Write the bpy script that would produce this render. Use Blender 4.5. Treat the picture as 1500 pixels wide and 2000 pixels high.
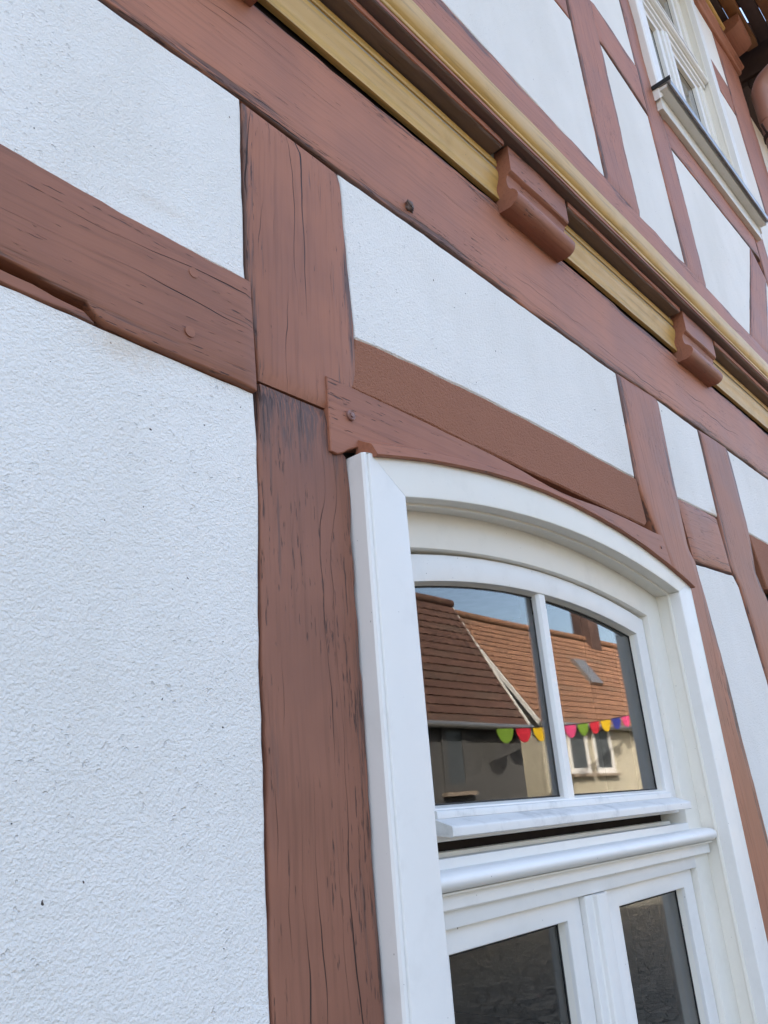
import bpy, bmesh, math, random
from mathutils import Matrix, Vector, noise

for o in list(bpy.data.objects): bpy.data.objects.remove(o)
S = bpy.context.scene
C = S.collection
random.seed(7)

# ------------------------------------------------------------------ camera
CAM_DIST, CAM_H, FPX = 0.75, 1.65, 1580.0        # metres from the wall, metres above the street
RC = ((0.671, -0.737, -0.076), (0.212, 0.289, -0.933), (0.710, 0.611, 0.351))
def orthonormal():
    X = Vector((RC[0][0], RC[1][0], RC[2][0])).normalized()
    Z = Vector((RC[0][2], RC[1][2], RC[2][2])); Z = (Z - X * X.dot(Z)).normalized()
    Y = Z.cross(X)
    return Matrix(((X.x, Y.x, Z.x), (X.y, Y.y, Z.y), (X.z, Y.z, Z.z)))
RM = orthonormal()
cd = bpy.data.cameras.new('camera'); cam = bpy.data.objects.new('camera', cd); C.objects.link(cam)
cd.sensor_fit = 'VERTICAL'; cd.sensor_height = 36; cd.lens = 36 * FPX / 2000
cd.clip_start = .02; cd.clip_end = 3000
cam.matrix_world = Matrix.Translation((0, -CAM_DIST, CAM_H)) @ (RM.transposed() @ Matrix.Diagonal((1, -1, -1))).to_4x4()
S.camera = cam

# ------------------------------------------------------------------ sky, sun, exposure
TO_SUN = Vector((-0.80, 1.0, 1.10)).normalized()
elev = math.asin(TO_SUN.z)
w = bpy.data.worlds.new('World'); S.world = w; w.use_nodes = True
nt = w.node_tree; bgn = nt.nodes['Background']
sky = nt.nodes.new('ShaderNodeTexSky'); sky.sky_type = 'NISHITA'; sky.sun_disc = False
sky.sun_elevation = elev; sky.sun_rotation = math.atan2(TO_SUN.x, TO_SUN.y)
sky.air_density = 1.0; sky.dust_density = 4.2; sky.ozone_density = 0.0
nt.links.new(sky.outputs[0], bgn.inputs[0]); bgn.inputs[1].default_value = .15
ld = bpy.data.lights.new('sun', 'SUN'); sun = bpy.data.objects.new('sun', ld); C.objects.link(sun)
ld.energy = 3.0; ld.angle = math.radians(.53); ld.color = (1, .93, .82)
sun.rotation_euler = TO_SUN.to_track_quat('Z', 'Y').to_euler(); sun.location = (-8, 10, 12)
vs = S.view_settings; vs.view_transform = 'Standard'; vs.look = 'None'; vs.gamma = 1; vs.use_curve_mapping = False
vs.exposure = 2.36
S.cycles.use_denoising = True
S.cycles.max_bounces = 8; S.cycles.diffuse_bounces = 3; S.cycles.glossy_bounces = 4; S.cycles.transmission_bounces = 8
S.cycles.caustics_reflective = False; S.cycles.caustics_refractive = False

# ------------------------------------------------------------------ helpers
def U(u, v, p=0.0):
    """wall coordinates (X, Z) of the point that a measurement (u, v) shows, on the plane p metres out of the wall"""
    r = RM.transposed() @ Vector(((u - 750) / FPX, (v - 1000) / FPX, 1))
    t = (CAM_DIST - p) / r.y
    return (r.x * t, CAM_H + r.z * t)
def UL(pts, p=0.0): return [U(u, v, p) for u, v in pts]
def P3(X, Z, p): return Vector((X, -p, Z))
WORLDM = {}
def wm(o): return WORLDM.get(o, Matrix.Identity(4)) if o else Matrix.Identity(4)
def place(o, M, parent):
    o.parent = parent
    o.matrix_basis = wm(parent).inverted() @ M
    WORLDM[o] = M
def tag(o, label=None, cat=None, group=None, kind=None):
    for k, v in (('label', label), ('category', cat), ('group', group), ('kind', kind)):
        if v: o[k] = v
    return o
def empty(name, loc=(0, 0, 0), parent=None):
    o = bpy.data.objects.new(name, None); C.objects.link(o); o.empty_display_size = .2
    place(o, Matrix.Translation(loc), parent); return o
def mesh(name, verts, faces, mat, parent=None, M=None, smooth=False, auto=None):
    """verts are world points; M is the object's own frame"""
    M = M or wm(parent)
    Mi = M.inverted()
    me = bpy.data.meshes.new(name)
    me.from_pydata([Mi @ Vector(v) for v in verts], [], faces)
    bm = bmesh.new(); bm.from_mesh(me)
    bmesh.ops.recalc_face_normals(bm, faces=bm.faces)
    bm.to_mesh(me); bm.free()
    me.materials.append(mat)
    if smooth:
        for pl in me.polygons: pl.use_smooth = True
        if auto: me.set_sharp_from_angle(angle=math.radians(auto))
    o = bpy.data.objects.new(name, me); C.objects.link(o)
    place(o, M, parent)
    return o
def box_data(x0, x1, y0, y1, z0, z1, c=0.0):
    if c <= 0:
        v = [(x, y, z) for x in (x0, x1) for y in (y0, y1) for z in (z0, z1)]
        f = [(0, 1, 3, 2), (4, 6, 7, 5), (0, 4, 5, 1), (2, 3, 7, 6), (0, 2, 6, 4), (1, 5, 7, 3)]
        return v, f
    bm = bmesh.new(); bmesh.ops.create_cube(bm, size=1)
    for q in bm.verts:
        q.co = Vector(((x0 + x1) / 2 + q.co.x * (x1 - x0), (y0 + y1) / 2 + q.co.y * (y1 - y0), (z0 + z1) / 2 + q.co.z * (z1 - z0)))
    bmesh.ops.bevel(bm, geom=list(bm.edges), offset=c, segments=2, affect='EDGES', profile=.5)
    bm.verts.index_update()
    v = [tuple(q.co) for q in bm.verts]; f = [[q.index for q in fa.verts] for fa in bm.faces]; bm.free()
    return v, f
def box(name, x0, x1, p0, p1, z0, z1, mat, parent=None, c=0.0, M=None):
    v, f = box_data(x0, x1, -p1, -p0, z0, z1, c)
    return mesh(name, v, f, mat, parent, M=M, smooth=c > 0, auto=40)
def samp(poly, n):
    P = [Vector(q) for q in poly]
    L = [0]
    for a, b in zip(P, P[1:]): L.append(L[-1] + (b - a).length)
    out = []
    for i in range(n):
        s = L[-1] * i / (n - 1); k = 0
        while k < len(P) - 2 and L[k + 1] < s: k += 1
        t = 0 if L[k + 1] == L[k] else (s - L[k]) / (L[k + 1] - L[k])
        out.append(P[k].lerp(P[k + 1], t))
    return out
def nz(*a): return noise.noise(Vector(a))
def strip(name, A, B, p, mat, parent, th=.05, seg=.02, wob=.0026, bulge=.0018, sd=None, edge=.0045):
    """a timber between the two edge polylines A and B (X, Z), its face p metres out of the wall"""
    sd = random.uniform(0, 90) if sd is None else sd
    ln = max((Vector(A[0]) - Vector(A[-1])).length, (Vector(B[0]) - Vector(B[-1])).length)
    n = max(4, min(260, int(ln / seg)))
    a, b = samp(A, n), samp(B, n)
    for i in range(n):
        w_ = (b[i] - a[i]).normalized()
        s = i * ln / (n - 1)
        a[i] = a[i] + w_ * (wob * nz(s * 7, sd, 1) + wob * .8 * nz(s * 31, sd, 2) + max(0, nz(s * 13, sd, 5) - .28) * .010)
        b[i] = b[i] + w_ * (wob * nz(s * 7, sd, 3) + wob * .8 * nz(s * 31, sd, 4) - max(0, nz(s * 13, sd, 6) - .28) * .010)
    wid = sum((b[i] - a[i]).length for i in range(n)) / n
    e = min(edge, wid * .1)
    cols = [(0, -th), (0, -e * 1.2), (e * .35, -e * .35), (e * 1.1, 0)]
    m = max(4, int(wid / .035))
    inner = [(e * 1.1 + (wid - 2.2 * e) * j / m, 0) for j in range(1, m)]
    cols = cols + inner + [(wid - q, d_) for q, d_ in reversed(cols)]
    ED = []
    V = []; rows = [(0, -th), (0, -e)] + [(i, 0) for i in range(1, n - 1)] + [(n - 1, -e), (n - 1, -th)]
    for i, rd in rows:
        for q, dp in cols:
            pt = a[i].lerp(b[i], q / wid)
            dd = bulge * nz(pt.x * 5 + sd, pt.y * 5, sd) + bulge * .4 * nz(pt.x * 23, pt.y * 23, sd) if dp > -th * .9 and rd > -th * .9 else 0
            V.append(P3(pt.x, pt.y, p + min(dp, rd) + dd)); ED.append(max(0, 1 - min(q, wid - q) / .028))
    k = len(cols); F = []
    for i in range(len(rows) - 1):
        for j in range(k - 1):
            F.append((i * k + j, i * k + j + 1, (i + 1) * k + j + 1, (i + 1) * k + j))
    c0 = (a[0] + b[0]) / 2; c1 = (a[-1] + b[-1]) / 2
    d_ = (c1 - c0).normalized()
    ax = Vector((d_.x, 0, d_.y)); az = Vector((0, -1, 0)); ay = az.cross(ax)
    mid = (c0 + c1) / 2
    M = Matrix.Translation(P3(mid.x, mid.y, p)) @ Matrix((ax, ay, az)).transposed().to_4x4()
    o = mesh(name, V, F, mat, parent, M=M, smooth=True, auto=50)
    at = o.data.attributes.new('edge', 'FLOAT', 'POINT')
    for i, x in enumerate(ED): at.data[i].value = x
    return o
def panel(name, poly, p, mat, parent, gap=.0018, th=.03, sd=None, wob=.0020):
    """a plaster infill: outline (X, Z), slightly pillowed edge"""
    sd = random.uniform(0, 90) if sd is None else sd
    P = [Vector(q) for q in poly]
    area = sum(a.x * b.y - b.x * a.y for a, b in zip(P, P[1:] + P[:1]))
    if area < 0: P.reverse()
    ring = []
    for a, b in zip(P, P[1:] + P[:1]):
        n = max(2, int((b - a).length / .025))
        nrm = Vector((-(b - a).y, (b - a).x)).normalized()
        for i in range(n):
            q = a.lerp(b, i / n)
            off = gap + (wob * nz(q.x * 9, q.y * 9, sd) + wob * .7 * nz(q.x * 40, q.y * 40, sd) if i else 0)
            ring.append((q, nrm, off))
    N = len(ring); V = []
    def inset(k):
        out = []
        for i, (q, nr, off) in enumerate(ring):
            n0 = ring[i - 1][1]; m_ = (nr + n0)
            m_ = m_ / max(.35, m_.length_squared / 2)
            out.append(q + m_ * (off + k))
        return out
    for k, dp in ((0, -th), (0, -.003), (.0035, 0)):
        V += [P3(q.x, q.y, p + dp) for q in inset(k)]
    F = [(r * N + i, r * N + (i + 1) % N, (r + 1) * N + (i + 1) % N, (r + 1) * N + i) for r in range(2) for i in range(N)]
    F.append(tuple(2 * N + i for i in range(N)))
    o = mesh(name, V, F, mat, parent)
    return o
def extrude_profile(name, prof, x0, x1, mat, parent, n=2, wav=0.0, sd=0, closed=True, smooth=True, auto=35, zfun=None):
    """profile (p, z) run along X"""
    V = []; k = len(prof)
    ax = Matrix.Translation(P3((x0 + x1) / 2, prof[0][1], prof[0][0]))
    for i in range(n):
        x = x0 + (x1 - x0) * i / (n - 1)
        dz = zfun(x) if zfun else 0
        for j, (p, z) in enumerate(prof):
            V.append(P3(x, z + dz + wav * nz(x * 6, sd, j * .3) + .5 * wav * nz(x * 25, sd, j * .7), p + wav * nz(x * 6, sd + 9, j * .3)))
    F = []
    for i in range(n - 1):
        for j in range(k if closed else k - 1):
            F.append((i * k + j, i * k + (j + 1) % k, (i + 1) * k + (j + 1) % k, (i + 1) * k + j))
    if closed: F += [tuple(range(k)), tuple((n - 1) * k + j for j in range(k))]
    return mesh(name, V, F, mat, parent, M=ax, smooth=smooth, auto=auto)

# ------------------------------------------------------------------ materials
class NT:
    def __init__(s, name):
        s.m = bpy.data.materials.new(name); s.m.use_nodes = True
        s.t = s.m.node_tree; s.b = s.t.nodes['Principled BSDF']
    def n(s, typ, **kw):
        q = s.t.nodes.new(typ)
        for k, v in kw.items(): setattr(q, k, v)
        return q
    def link(s, a, b): s.t.links.new(a, b)
    def val(s, sock, x):
        if hasattr(x, 'is_output') or isinstance(x, bpy.types.NodeSocket): s.link(x, sock)
        else: sock.default_value = x
    def math(s, op, a, b=0.0, c=0.0, clamp=False):
        q = s.n('ShaderNodeMath', operation=op, use_clamp=clamp)
        s.val(q.inputs[0], a); s.val(q.inputs[1], b); s.val(q.inputs[2], c); return q.outputs[0]
    def ramp(s, x, lo, hi):                      # smooth 0..1 between lo and hi
        q = s.n('ShaderNodeMapRange', interpolation_type='SMOOTHSTEP', clamp=True)
        s.val(q.inputs[0], x); q.inputs[1].default_value = lo; q.inputs[2].default_value = hi
        q.inputs[3].default_value = 0; q.inputs[4].default_value = 1; return q.outputs[0]
    def obj(s, rnd=True):
        tc = s.n('ShaderNodeTexCoord').outputs['Object']
        if not rnd: return tc
        oi = s.n('ShaderNodeObjectInfo').outputs['Random']
        cx = s.n('ShaderNodeCombineXYZ'); m1 = s.math('MULTIPLY', oi, 37.0); m2 = s.math('MULTIPLY', oi, 71.0)
        s.link(m1, cx.inputs[0]); s.link(m2, cx.inputs[1]); s.link(oi, cx.inputs[2])
        ad = s.n('ShaderNodeVectorMath', operation='ADD'); s.link(tc, ad.inputs[0]); s.link(cx.outputs[0], ad.inputs[1])
        return ad.outputs[0]
    def sc(s, vec, x, y, z):
        q = s.n('ShaderNodeVectorMath', operation='MULTIPLY'); s.link(vec, q.inputs[0]); q.inputs[1].default_value = (x, y, z); return q.outputs[0]
    def noise(s, vec, scale, detail=3, rough=.55, dist=0.0):
        q = s.n('ShaderNodeTexNoise'); s.link(vec, q.inputs['Vector']); q.inputs['Scale'].default_value = scale
        q.inputs['Detail'].default_value = detail; q.inputs['Roughness'].default_value = rough; q.inputs['Distortion'].default_value = dist
        return q.outputs['Fac']
    def mix(s, f, a, b):
        q = s.n('ShaderNodeMix', data_type='RGBA'); s.val(q.inputs[0], f)
        for sock, x in ((q.inputs[6], a), (q.inputs[7], b)):
            if isinstance(x, tuple): sock.default_value = (*x[:3], 1)
            else: s.link(x, sock)
        return q.outputs[2]
    def bump(s, h, dist, strength=1.0, normal=None):
        q = s.n('ShaderNodeBump'); q.inputs['Strength'].default_value = strength; q.inputs['Distance'].default_value = dist
        s.link(h, q.inputs['Height'])
        if normal: s.link(normal, q.inputs['Normal'])
        return q.outputs[0]
    def out(s, col, rough=.5, nrm=None, spec=.5):
        s.val(s.b.inputs['Base Color'], (*col, 1) if isinstance(col, tuple) else col); s.val(s.b.inputs['Roughness'], rough)
        s.b.inputs['Specular IOR Level'].default_value = spec
        if nrm: s.link(nrm, s.b.inputs['Normal'])
        return s.m
def timber_mat(name, base, crack=1.0, wear=1.0, topwear=False):
    t = NT(name); v = t.obj()
    ea = t.n('ShaderNodeAttribute', attribute_name='edge').outputs['Fac']
    sx = t.n('ShaderNodeSeparateXYZ'); t.link(v, sx.inputs[0])
    grain = t.noise(t.sc(v, 5, 120, 120), 1, 2.5, .6)
    pat = t.noise(v, 4.5, 3, .6)
    # long checks along the grain: wavering lines, broken into lengths of changing width
    wv = t.noise(t.sc(v, 3.2, 7, 7), 1, 2.5, .55)
    uu = t.math('MULTIPLY_ADD', wv, 3.6, t.math('MULTIPLY', sx.outputs[1], 46))
    fl_ = t.math('FLOOR', uu); dd = t.math('ABSOLUTE', t.math('SUBTRACT', t.math('FRACT', uu), .5))
    cx = t.n('ShaderNodeCombineXYZ'); t.link(t.math('MULTIPLY', sx.outputs[0], 1.7), cx.inputs[0]); t.link(t.math('MULTIPLY', fl_, 3.71), cx.inputs[1])
    wn = t.noise(cx.outputs[0], 1, 3, .65)
    wd = t.math('MULTIPLY', t.math('MAXIMUM', t.math('SUBTRACT', wn, .585 - .075 * crack), 0.0), .36)
    crk = t.math('MULTIPLY', t.math('SUBTRACT', wd, dd), 26.0, clamp=True)
    # short flecks where paint has lifted, more of them at the arrises
    fn = t.noise(t.sc(v, 24, 260, 260), 1, 2.5, .65)
    fl = t.ramp(t.math('MULTIPLY_ADD', ea, .07 * wear, t.math('MULTIPLY_ADD', wv, .42, fn)), .885, .95)
    # weathered bare streaks, mostly along the edges
    ws = t.noise(t.sc(v, 3.4, 60, 60), 1, 3, .7)
    wr = t.ramp(t.math('MULTIPLY_ADD', ea, .22 * wear, t.math('MULTIPLY_ADD', wv, .35, ws)), .84, .98)
    wr = t.math('MULTIPLY', wr, min(1, wear), clamp=True)
    b1 = tuple(c * 1.08 for c in base); b2 = (base[0] * .86, base[1] * .85, base[2] * .86)
    col = t.mix(t.ramp(pat, .3, .7), b2, b1)
    col = t.mix(t.math('MULTIPLY', t.ramp(grain, .46, .72), .34), col, tuple(c * .52 for c in base))
    oi = t.n('ShaderNodeObjectInfo').outputs['Random']
    hs = t.n('ShaderNodeHueSaturation'); t.link(col, hs.inputs['Color']); t.link(t.math('MULTIPLY_ADD', oi, .14, .93), hs.inputs['Value'])
    col = hs.outputs[0]
    if topwear:                                            # bare, weathered end grain at the head of the post
        so = t.n('ShaderNodeSeparateXYZ'); t.link(t.n('ShaderNodeTexCoord').outputs['Object'], so.inputs[0])
        top = t.ramp(t.math('SUBTRACT', t.math('MULTIPLY', ws, .26), so.outputs[0]), topwear, topwear + .09)
        top = t.math('MULTIPLY', top, t.ramp(fn, .36, .56))
        wr = t.math('MAXIMUM', wr, top)
    col = t.mix(t.math('MULTIPLY', wr, .72), col, (.075, .055, .052))
    col = t.mix(t.math('MULTIPLY', fl, .8), col, (.06, .032, .026))
    col = t.mix(crk, col, (.022, .012, .010))
    h = t.math('MULTIPLY_ADD', grain, .34, t.math('MULTIPLY', pat, .35))
    h = t.math('SUBTRACT', h, t.math('MULTIPLY', crk, 1.3)); h = t.math('SUBTRACT', h, t.math('MULTIPLY', fl, .5)); h = t.math('SUBTRACT', h, t.math('MULTIPLY', wr, .3))
    return t.out(col, t.math('MULTIPLY_ADD', pat, .2, .45), t.bump(h, .0028, .8), .35)
def plaster_mat(name, base=(.80, .80, .79), coarse=1.0, stain=True, rough=.9, tint=None):
    t = NT(name); v = t.obj(rnd=False)
    n1 = t.noise(v, 330, 2, .6); n2 = n1; n3 = t.noise(t.sc(v, 1, 1, 1.25), 140, 1.5, .5)
    lo = t.noise(v, 5, 2, .6)
    pit = t.math('MULTIPLY', t.ramp(n3, .665, .76), t.ramp(lo, .40, .62))
    big = t.noise(t.sc(v, 1, 1, .45), 1.6, 4, .65)
    col = t.mix(t.ramp(big, .38, .72), base, tuple(c * k for c, k in zip(base, (.90, .895, .88))))
    col = t.mix(t.math('MULTIPLY', pit, .26), col, tuple(c * .60 for c in base))  # tiny shade of the plaster pits is darkened into the colour
    dots = t.ramp(t.noise(v, 118, 1, .4), .815, .835)
    if stain:
        col = t.mix(dots, col, (.08, .06, .05))
        # rusty run-off below the rail, warm faded patches along joints
        tc = t.n('ShaderNodeTexCoord').outputs['Object']
        for (x, z, rx, rz, amt) in ((.43, 2.192, .10, .045, .55), (.33, 2.21, .12, .02, .35), (.12, 2.36, .22, .03, .3), (.47, 2.425, .10, .02, .22), (2.40, 2.425, .06, .03, .6)):
            q = t.n('ShaderNodeVectorMath', operation='SUBTRACT'); t.link(tc, q.inputs[0]); q.inputs[1].default_value = (x, 0, z)
            ln = t.n('ShaderNodeVectorMath', operation='LENGTH'); t.link(t.sc(q.outputs[0], 1 / rx, 0, 1 / rz), ln.inputs[0])
            f = t.ramp(t.math('MULTIPLY_ADD', n3, .9, ln.outputs['Value']), 1.35, .35)
            col = t.mix(t.math('MULTIPLY', f, amt), col, (.62, .50, .38))
    h = t.math('MULTIPLY_ADD', n1, .6, t.math('MULTIPLY', n2, .22)); h = t.math('MULTIPLY_ADD', n3, .55, h)
    h = t.math('SUBTRACT', h, t.math('MULTIPLY', pit, .55)); h = t.math('MULTIPLY_ADD', lo, 2.5, h)
    return t.out(col, rough, t.bump(h, .0030 * coarse, .9), .3)
def paint_mat(name, base, rough=.35, dirt=.25, grain=0.0, dirtcol=(.25, .22, .18), spec=.5, bd=.0008):
    t = NT(name); v = t.obj()
    n = t.noise(v, 14, 5, .65); g = t.noise(t.sc(v, 5, 120, 120), 1, 3)
    sp = t.ramp(t.noise(v, 210, 1, .4), .80, .83)
    col = t.mix(t.math('MULTIPLY', t.ramp(n, .5, .78), dirt), base, dirtcol)
    col = t.mix(t.math('MULTIPLY', t.noise(v, 3, 2), .12), col, tuple(c * .82 for c in base))
    if grain: col = t.mix(t.math('MULTIPLY', t.ramp(g, .48, .7), grain), col, tuple(c * .55 for c in base))
    col = t.mix(t.math('MULTIPLY', sp, .75), col, (.06, .05, .045))
    h = t.math('MULTIPLY_ADD', t.noise(v, 30, 3), .5, t.math('MULTIPLY', g, .5 * (grain > 0) + .12))
    return t.out(col, t.math('MULTIPLY_ADD', n, .25, rough - .1), t.bump(h, bd, .6), spec)
def plain(name, base, rough=.6, spec=.4, metal=0.0):
    t = NT(name); v = t.obj(); n = t.noise(v, 9, 5, .6)
    col = t.mix(t.ramp(n, .3, .7), tuple(c * .82 for c in base), tuple(min(1, c * 1.12) for c in base))
    t.b.inputs['Metallic'].default_value = metal
    return t.out(col, rough, t.bump(t.noise(v, 60, 3), .002, .4), spec)
def glass_mat(name):
    t = NT(name); t.b.inputs['Transmission Weight'].default_value = 1; t.b.inputs['IOR'].default_value = 1.52
    v = t.obj()
    t.b.inputs['Base Color'].default_value = (.93, .96, .95, 1)
    h = t.noise(v, 2.4, 1, .4)
    t.link(t.bump(h, .0007, .5), t.b.inputs['Normal'])
    r = t.math('MULTIPLY', t.ramp(t.noise(t.sc(v, 2, 1, 1), 6, 5, .7), .5, .8), .03)
    t.link(r, t.b.inputs['Roughness'])
    return t.m
def film_mat(name):                                        # thin dust that dulls the outside of a pane
    return glass_mat(name)
M = {}
M['beam'] = timber_mat('beam_paint', (.388, .155, .086), .85, 1.35)
M['timber'] = timber_mat('timber_paint', (.335, .133, .074), .95, 1.1)
M['rail'] = timber_mat('rail_paint', (.31, .125, .071), .7, .8)
M['post_low'] = timber_mat('old_post_paint', (.262, .110, .068), 1.3, .7, topwear=.79)
M['board'] = timber_mat('board_paint', (.308, .121, .069), .25, .15)
M['upper'] = timber_mat('upper_timber_paint', (.37, .148, .087), 1.0, 1.2)
M['bracket'] = timber_mat('bracket_paint', (.33, .134, .08), .5, .4)
M['rough'] = timber_mat('raw_timber', (.17, .115, .095), .8, 1.2)
M['band'] = plaster_mat('painted_render', (.312, .126, .07), 1.5, stain=False, rough=.75)
M['plaster'] = plaster_mat('white_plaster', (.83, .795, .745))
M['white'] = paint_mat('white_window_paint', (.80, .775, .735), .42, .09)
M['white_dirty'] = paint_mat('dusty_white_paint', (.72, .70, .665), .45, .7, dirtcol=(.30, .29, .28))
M['cream'] = paint_mat('bounce_warm_paint', (.80, .755, .67), .45, .1)  # warm ground bounce on head and frame is put into this colour
M['gold'] = paint_mat('ochre_paint', (.57, .345, .10), .42, .25, grain=.55, dirtcol=(.24, .14, .03), bd=.0015)
M['dark'] = plain('gap_shade', (.03, .022, .02), .9, .2)  # near-black colour stands for the shade inside open gaps
M['gasket'] = plain('black_gasket', (.02, .02, .02), .6, .3)
M['glass'] = glass_mat('window_glass')
M['reflect_grey_pane'] = plain('reflect_grey_pane', (.09, .10, .11), .15, .5)  # grey-blue reflection is put into the pane's own colour
M['lead'] = plain('grey_metal_sill', (.32, .31, .30), .35, .5, .6)
M['sillwhite'] = paint_mat('sill_paint', (.74, .72, .67), .4, .15)
M['core'] = plain('inner_masonry', (.30, .28, .25), .9, .2)
M['room'] = plain('room_wall', (.16, .155, .15), .9, .2)
M['eave'] = plain('stained_eaves_wood', (.20, .085, .03), .6, .3)
M['eave_dark'] = plain('dark_eaves_wood', (.07, .045, .04), .7, .3)
M['pipe'] = paint_mat('painted_downpipe', (.40, .20, .15), .45, .15)
M['stone'] = plain('sandstone_plinth', (.34, .27, .21), .9, .2)
M['bolt'] = paint_mat('painted_bolt', (.25, .125, .10), .4, .2)
def tile_mat(name, base):
    t = NT(name); v = t.obj()
    n = t.noise(v, 5, 4, .6); n2 = t.noise(v, .7, 3)
    vo = t.n('ShaderNodeTexVoronoi'); vo.inputs['Scale'].default_value = 4.6; t.link(t.sc(v, 1, .3, .3), vo.inputs['Vector'])
    sp = t.n('ShaderNodeSeparateColor'); t.link(vo.outputs['Color'], sp.inputs[0])
    col = t.mix(t.ramp(n, .3, .7), tuple(c * .75 for c in base), tuple(c * 1.2 for c in base))
    col = t.mix(t.math('MULTIPLY', sp.outputs[0], .45), col, tuple(c * .55 for c in base))
    col = t.mix(t.math('MULTIPLY', t.ramp(n2, .5, .7), .35), col, (.09, .08, .06))
    return t.out(col, .8, t.bump(n, .01, .5), .3)
M['tile'] = tile_mat('orange_roof_tile', (.26, .135, .082))
M['tile_shade_brown'] = tile_mat('shade_brown_roof_tile', (.115, .06, .044))  # darkened so the nearest opposite roof looks shaded by colour
M['tile_dark'] = tile_mat('dark_roof_tile', (.10, .06, .05))
M['cream_wall'] = plaster_mat('cream_render', (.62, .56, .43), 6, stain=False)
M['shade_grey_wall'] = plaster_mat('shade_grey_render', (.15, .145, .14), 6, stain=False)  # dark grey carries the shade on the nearest opposite house

def street_mat():
    t = NT('street_cobbles'); v = t.obj(rnd=False)
    vo = t.n('ShaderNodeTexVoronoi', feature='DISTANCE_TO_EDGE'); vo.inputs['Scale'].default_value = 8; t.link(v, vo.inputs['Vector'])
    vc = t.n('ShaderNodeTexVoronoi'); vc.inputs['Scale'].default_value = 8; t.link(v, vc.inputs['Vector'])
    sp = t.n('ShaderNodeSeparateColor'); t.link(vc.outputs['Color'], sp.inputs[0])
    j = t.ramp(vo.outputs['Distance'], .01, .07)
    col = t.mix(sp.outputs[0], (.13, .12, .10), (.23, .21, .17))
    col = t.mix(t.math('MULTIPLY', t.noise(v, .6, 4), .5), col, (.15, .14, .105))
    col = t.mix(j, (.06, .055, .045), col)
    return t.out(col, .85, t.bump(j, .012, .7), .3)
M['street'] = street_mat()
M['kerb'] = plain('kerb_stone', (.17, .16, .145), .85, .3)

# ================================================================== the setting
N = 24
v = []; f = []
rad = [0.0, 8, 20, 50, 120, 300, 900]
gv = [(-900, -900, 0), (900, -900, 0), (900, 900, 0), (-900, 900, 0)]
street = mesh('street', gv, [(0, 1, 2, 3)], M['street']); tag(street, kind='structure')
pv = box('pavement', -12, 4.9, .02, 1.35, -.1, .12, M['kerb'], c=.01); tag(pv, kind='structure')

# ================================================================== the half-timbered house
house = empty('timbered_house', (0, 0, 0))
tag(house, 'half-timbered house front with brown-red beams, white plaster and white windows', 'house')
PU = .05                       # the upper storey stands this far out
XR = 4.75                      # right-hand corner
XL = -5.2
PP = -.004                     # plaster face

# windows: centre X, sill Z, transom Z, spring Z, rise, wall plane
WIN = [dict(x=1.397, sill=.92, tr=1.497, spring=2.100, rise=.053, p=0.0),
       dict(x=3.44, sill=.92, tr=1.497, spring=2.100, rise=.053, p=0.0),
       dict(x=3.266, sill=4.30, tr=5.14, spring=5.86, rise=.0, p=PU),
       dict(x=.70, sill=4.30, tr=5.14, spring=5.86, rise=.0, p=PU)]
HW = .505                      # half the clear width inside the casing

# --- the core of the wall, with an opening behind each window
def core_wall(z0, z1, p, wins, name):
    xs = sorted({XL - 4, XR - .02} | {w_['x'] + s * (HW - .01) for w_ in wins for s in (-1, 1)})
    zb = min(w_['sill'] for w_ in wins) + .02; zt = max(w_['spring'] for w_ in wins) + .10
    zs = [z0, zb, zt, z1]
    V = []; F = []
    def isopen(i, k):
        if k != 1: return False
        xm = (xs[i] + xs[i + 1]) / 2
        return any(abs(xm - w_['x']) < HW - .02 for w_ in wins)
    def add(pts):
        b = len(V); V.extend(pts); F.append(tuple(range(b, b + len(pts))))
    for i in range(len(xs) - 1):
        for k in range(3):
            if isopen(i, k): continue
            q, _ = box_data(xs[i], xs[i + 1], -(p - .10), -(p - .30), zs[k], zs[k + 1])
            b = len(V); V.extend(q); F.extend([tuple(b + a for a in fa) for fa in _])
    o = mesh(name, V, F, M['core'], house)
    return o
core_wall(.0, 3.06, 0.06, WIN[:2], 'masonry_core')
core_wall(3.06, 6.5, PU + .06, WIN[2:], 'masonry_core')
# rooms behind the wall, back and gable walls, floors
D = 9.0
def plane_box(name, x0, x1, y0, y1, z0, z1, m): 
    vv, ff = box_data(x0, x1, y0, y1, z0, z1); return mesh(name, vv, ff, m, house)
plane_box('back_wall', XL - 4, XR, D - .3, D, 0, 6.5, M['core'])
plane_box('gable_wall', XR - .30, XR - .012, .26, D - .3, 0, 6.5, M['plaster'])
plane_box('gable_wall', XL - 4.3, XL - 4, -.04, D, 0, 6.5, M['core'])
plane_box('floor', XL - 4, XR - .3, .30, D - .3, .3, .5, M['room'])
plane_box('ceiling', XL - 4, XR - .3, .30, D - .3, 2.78, 3.05, M['room'])
plane_box('ceiling', XL - 4, XR - .3, .30, D - .3, 6.2, 6.5, M['room'])
plane_box('partition', XL - 4, XR - .3, 3.2, 3.3, .5, 2.78, M['room'])
plane_box('partition', XL - 4, XR - .3, 3.2, 3.3, 3.05, 6.2, M['room'])

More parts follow.
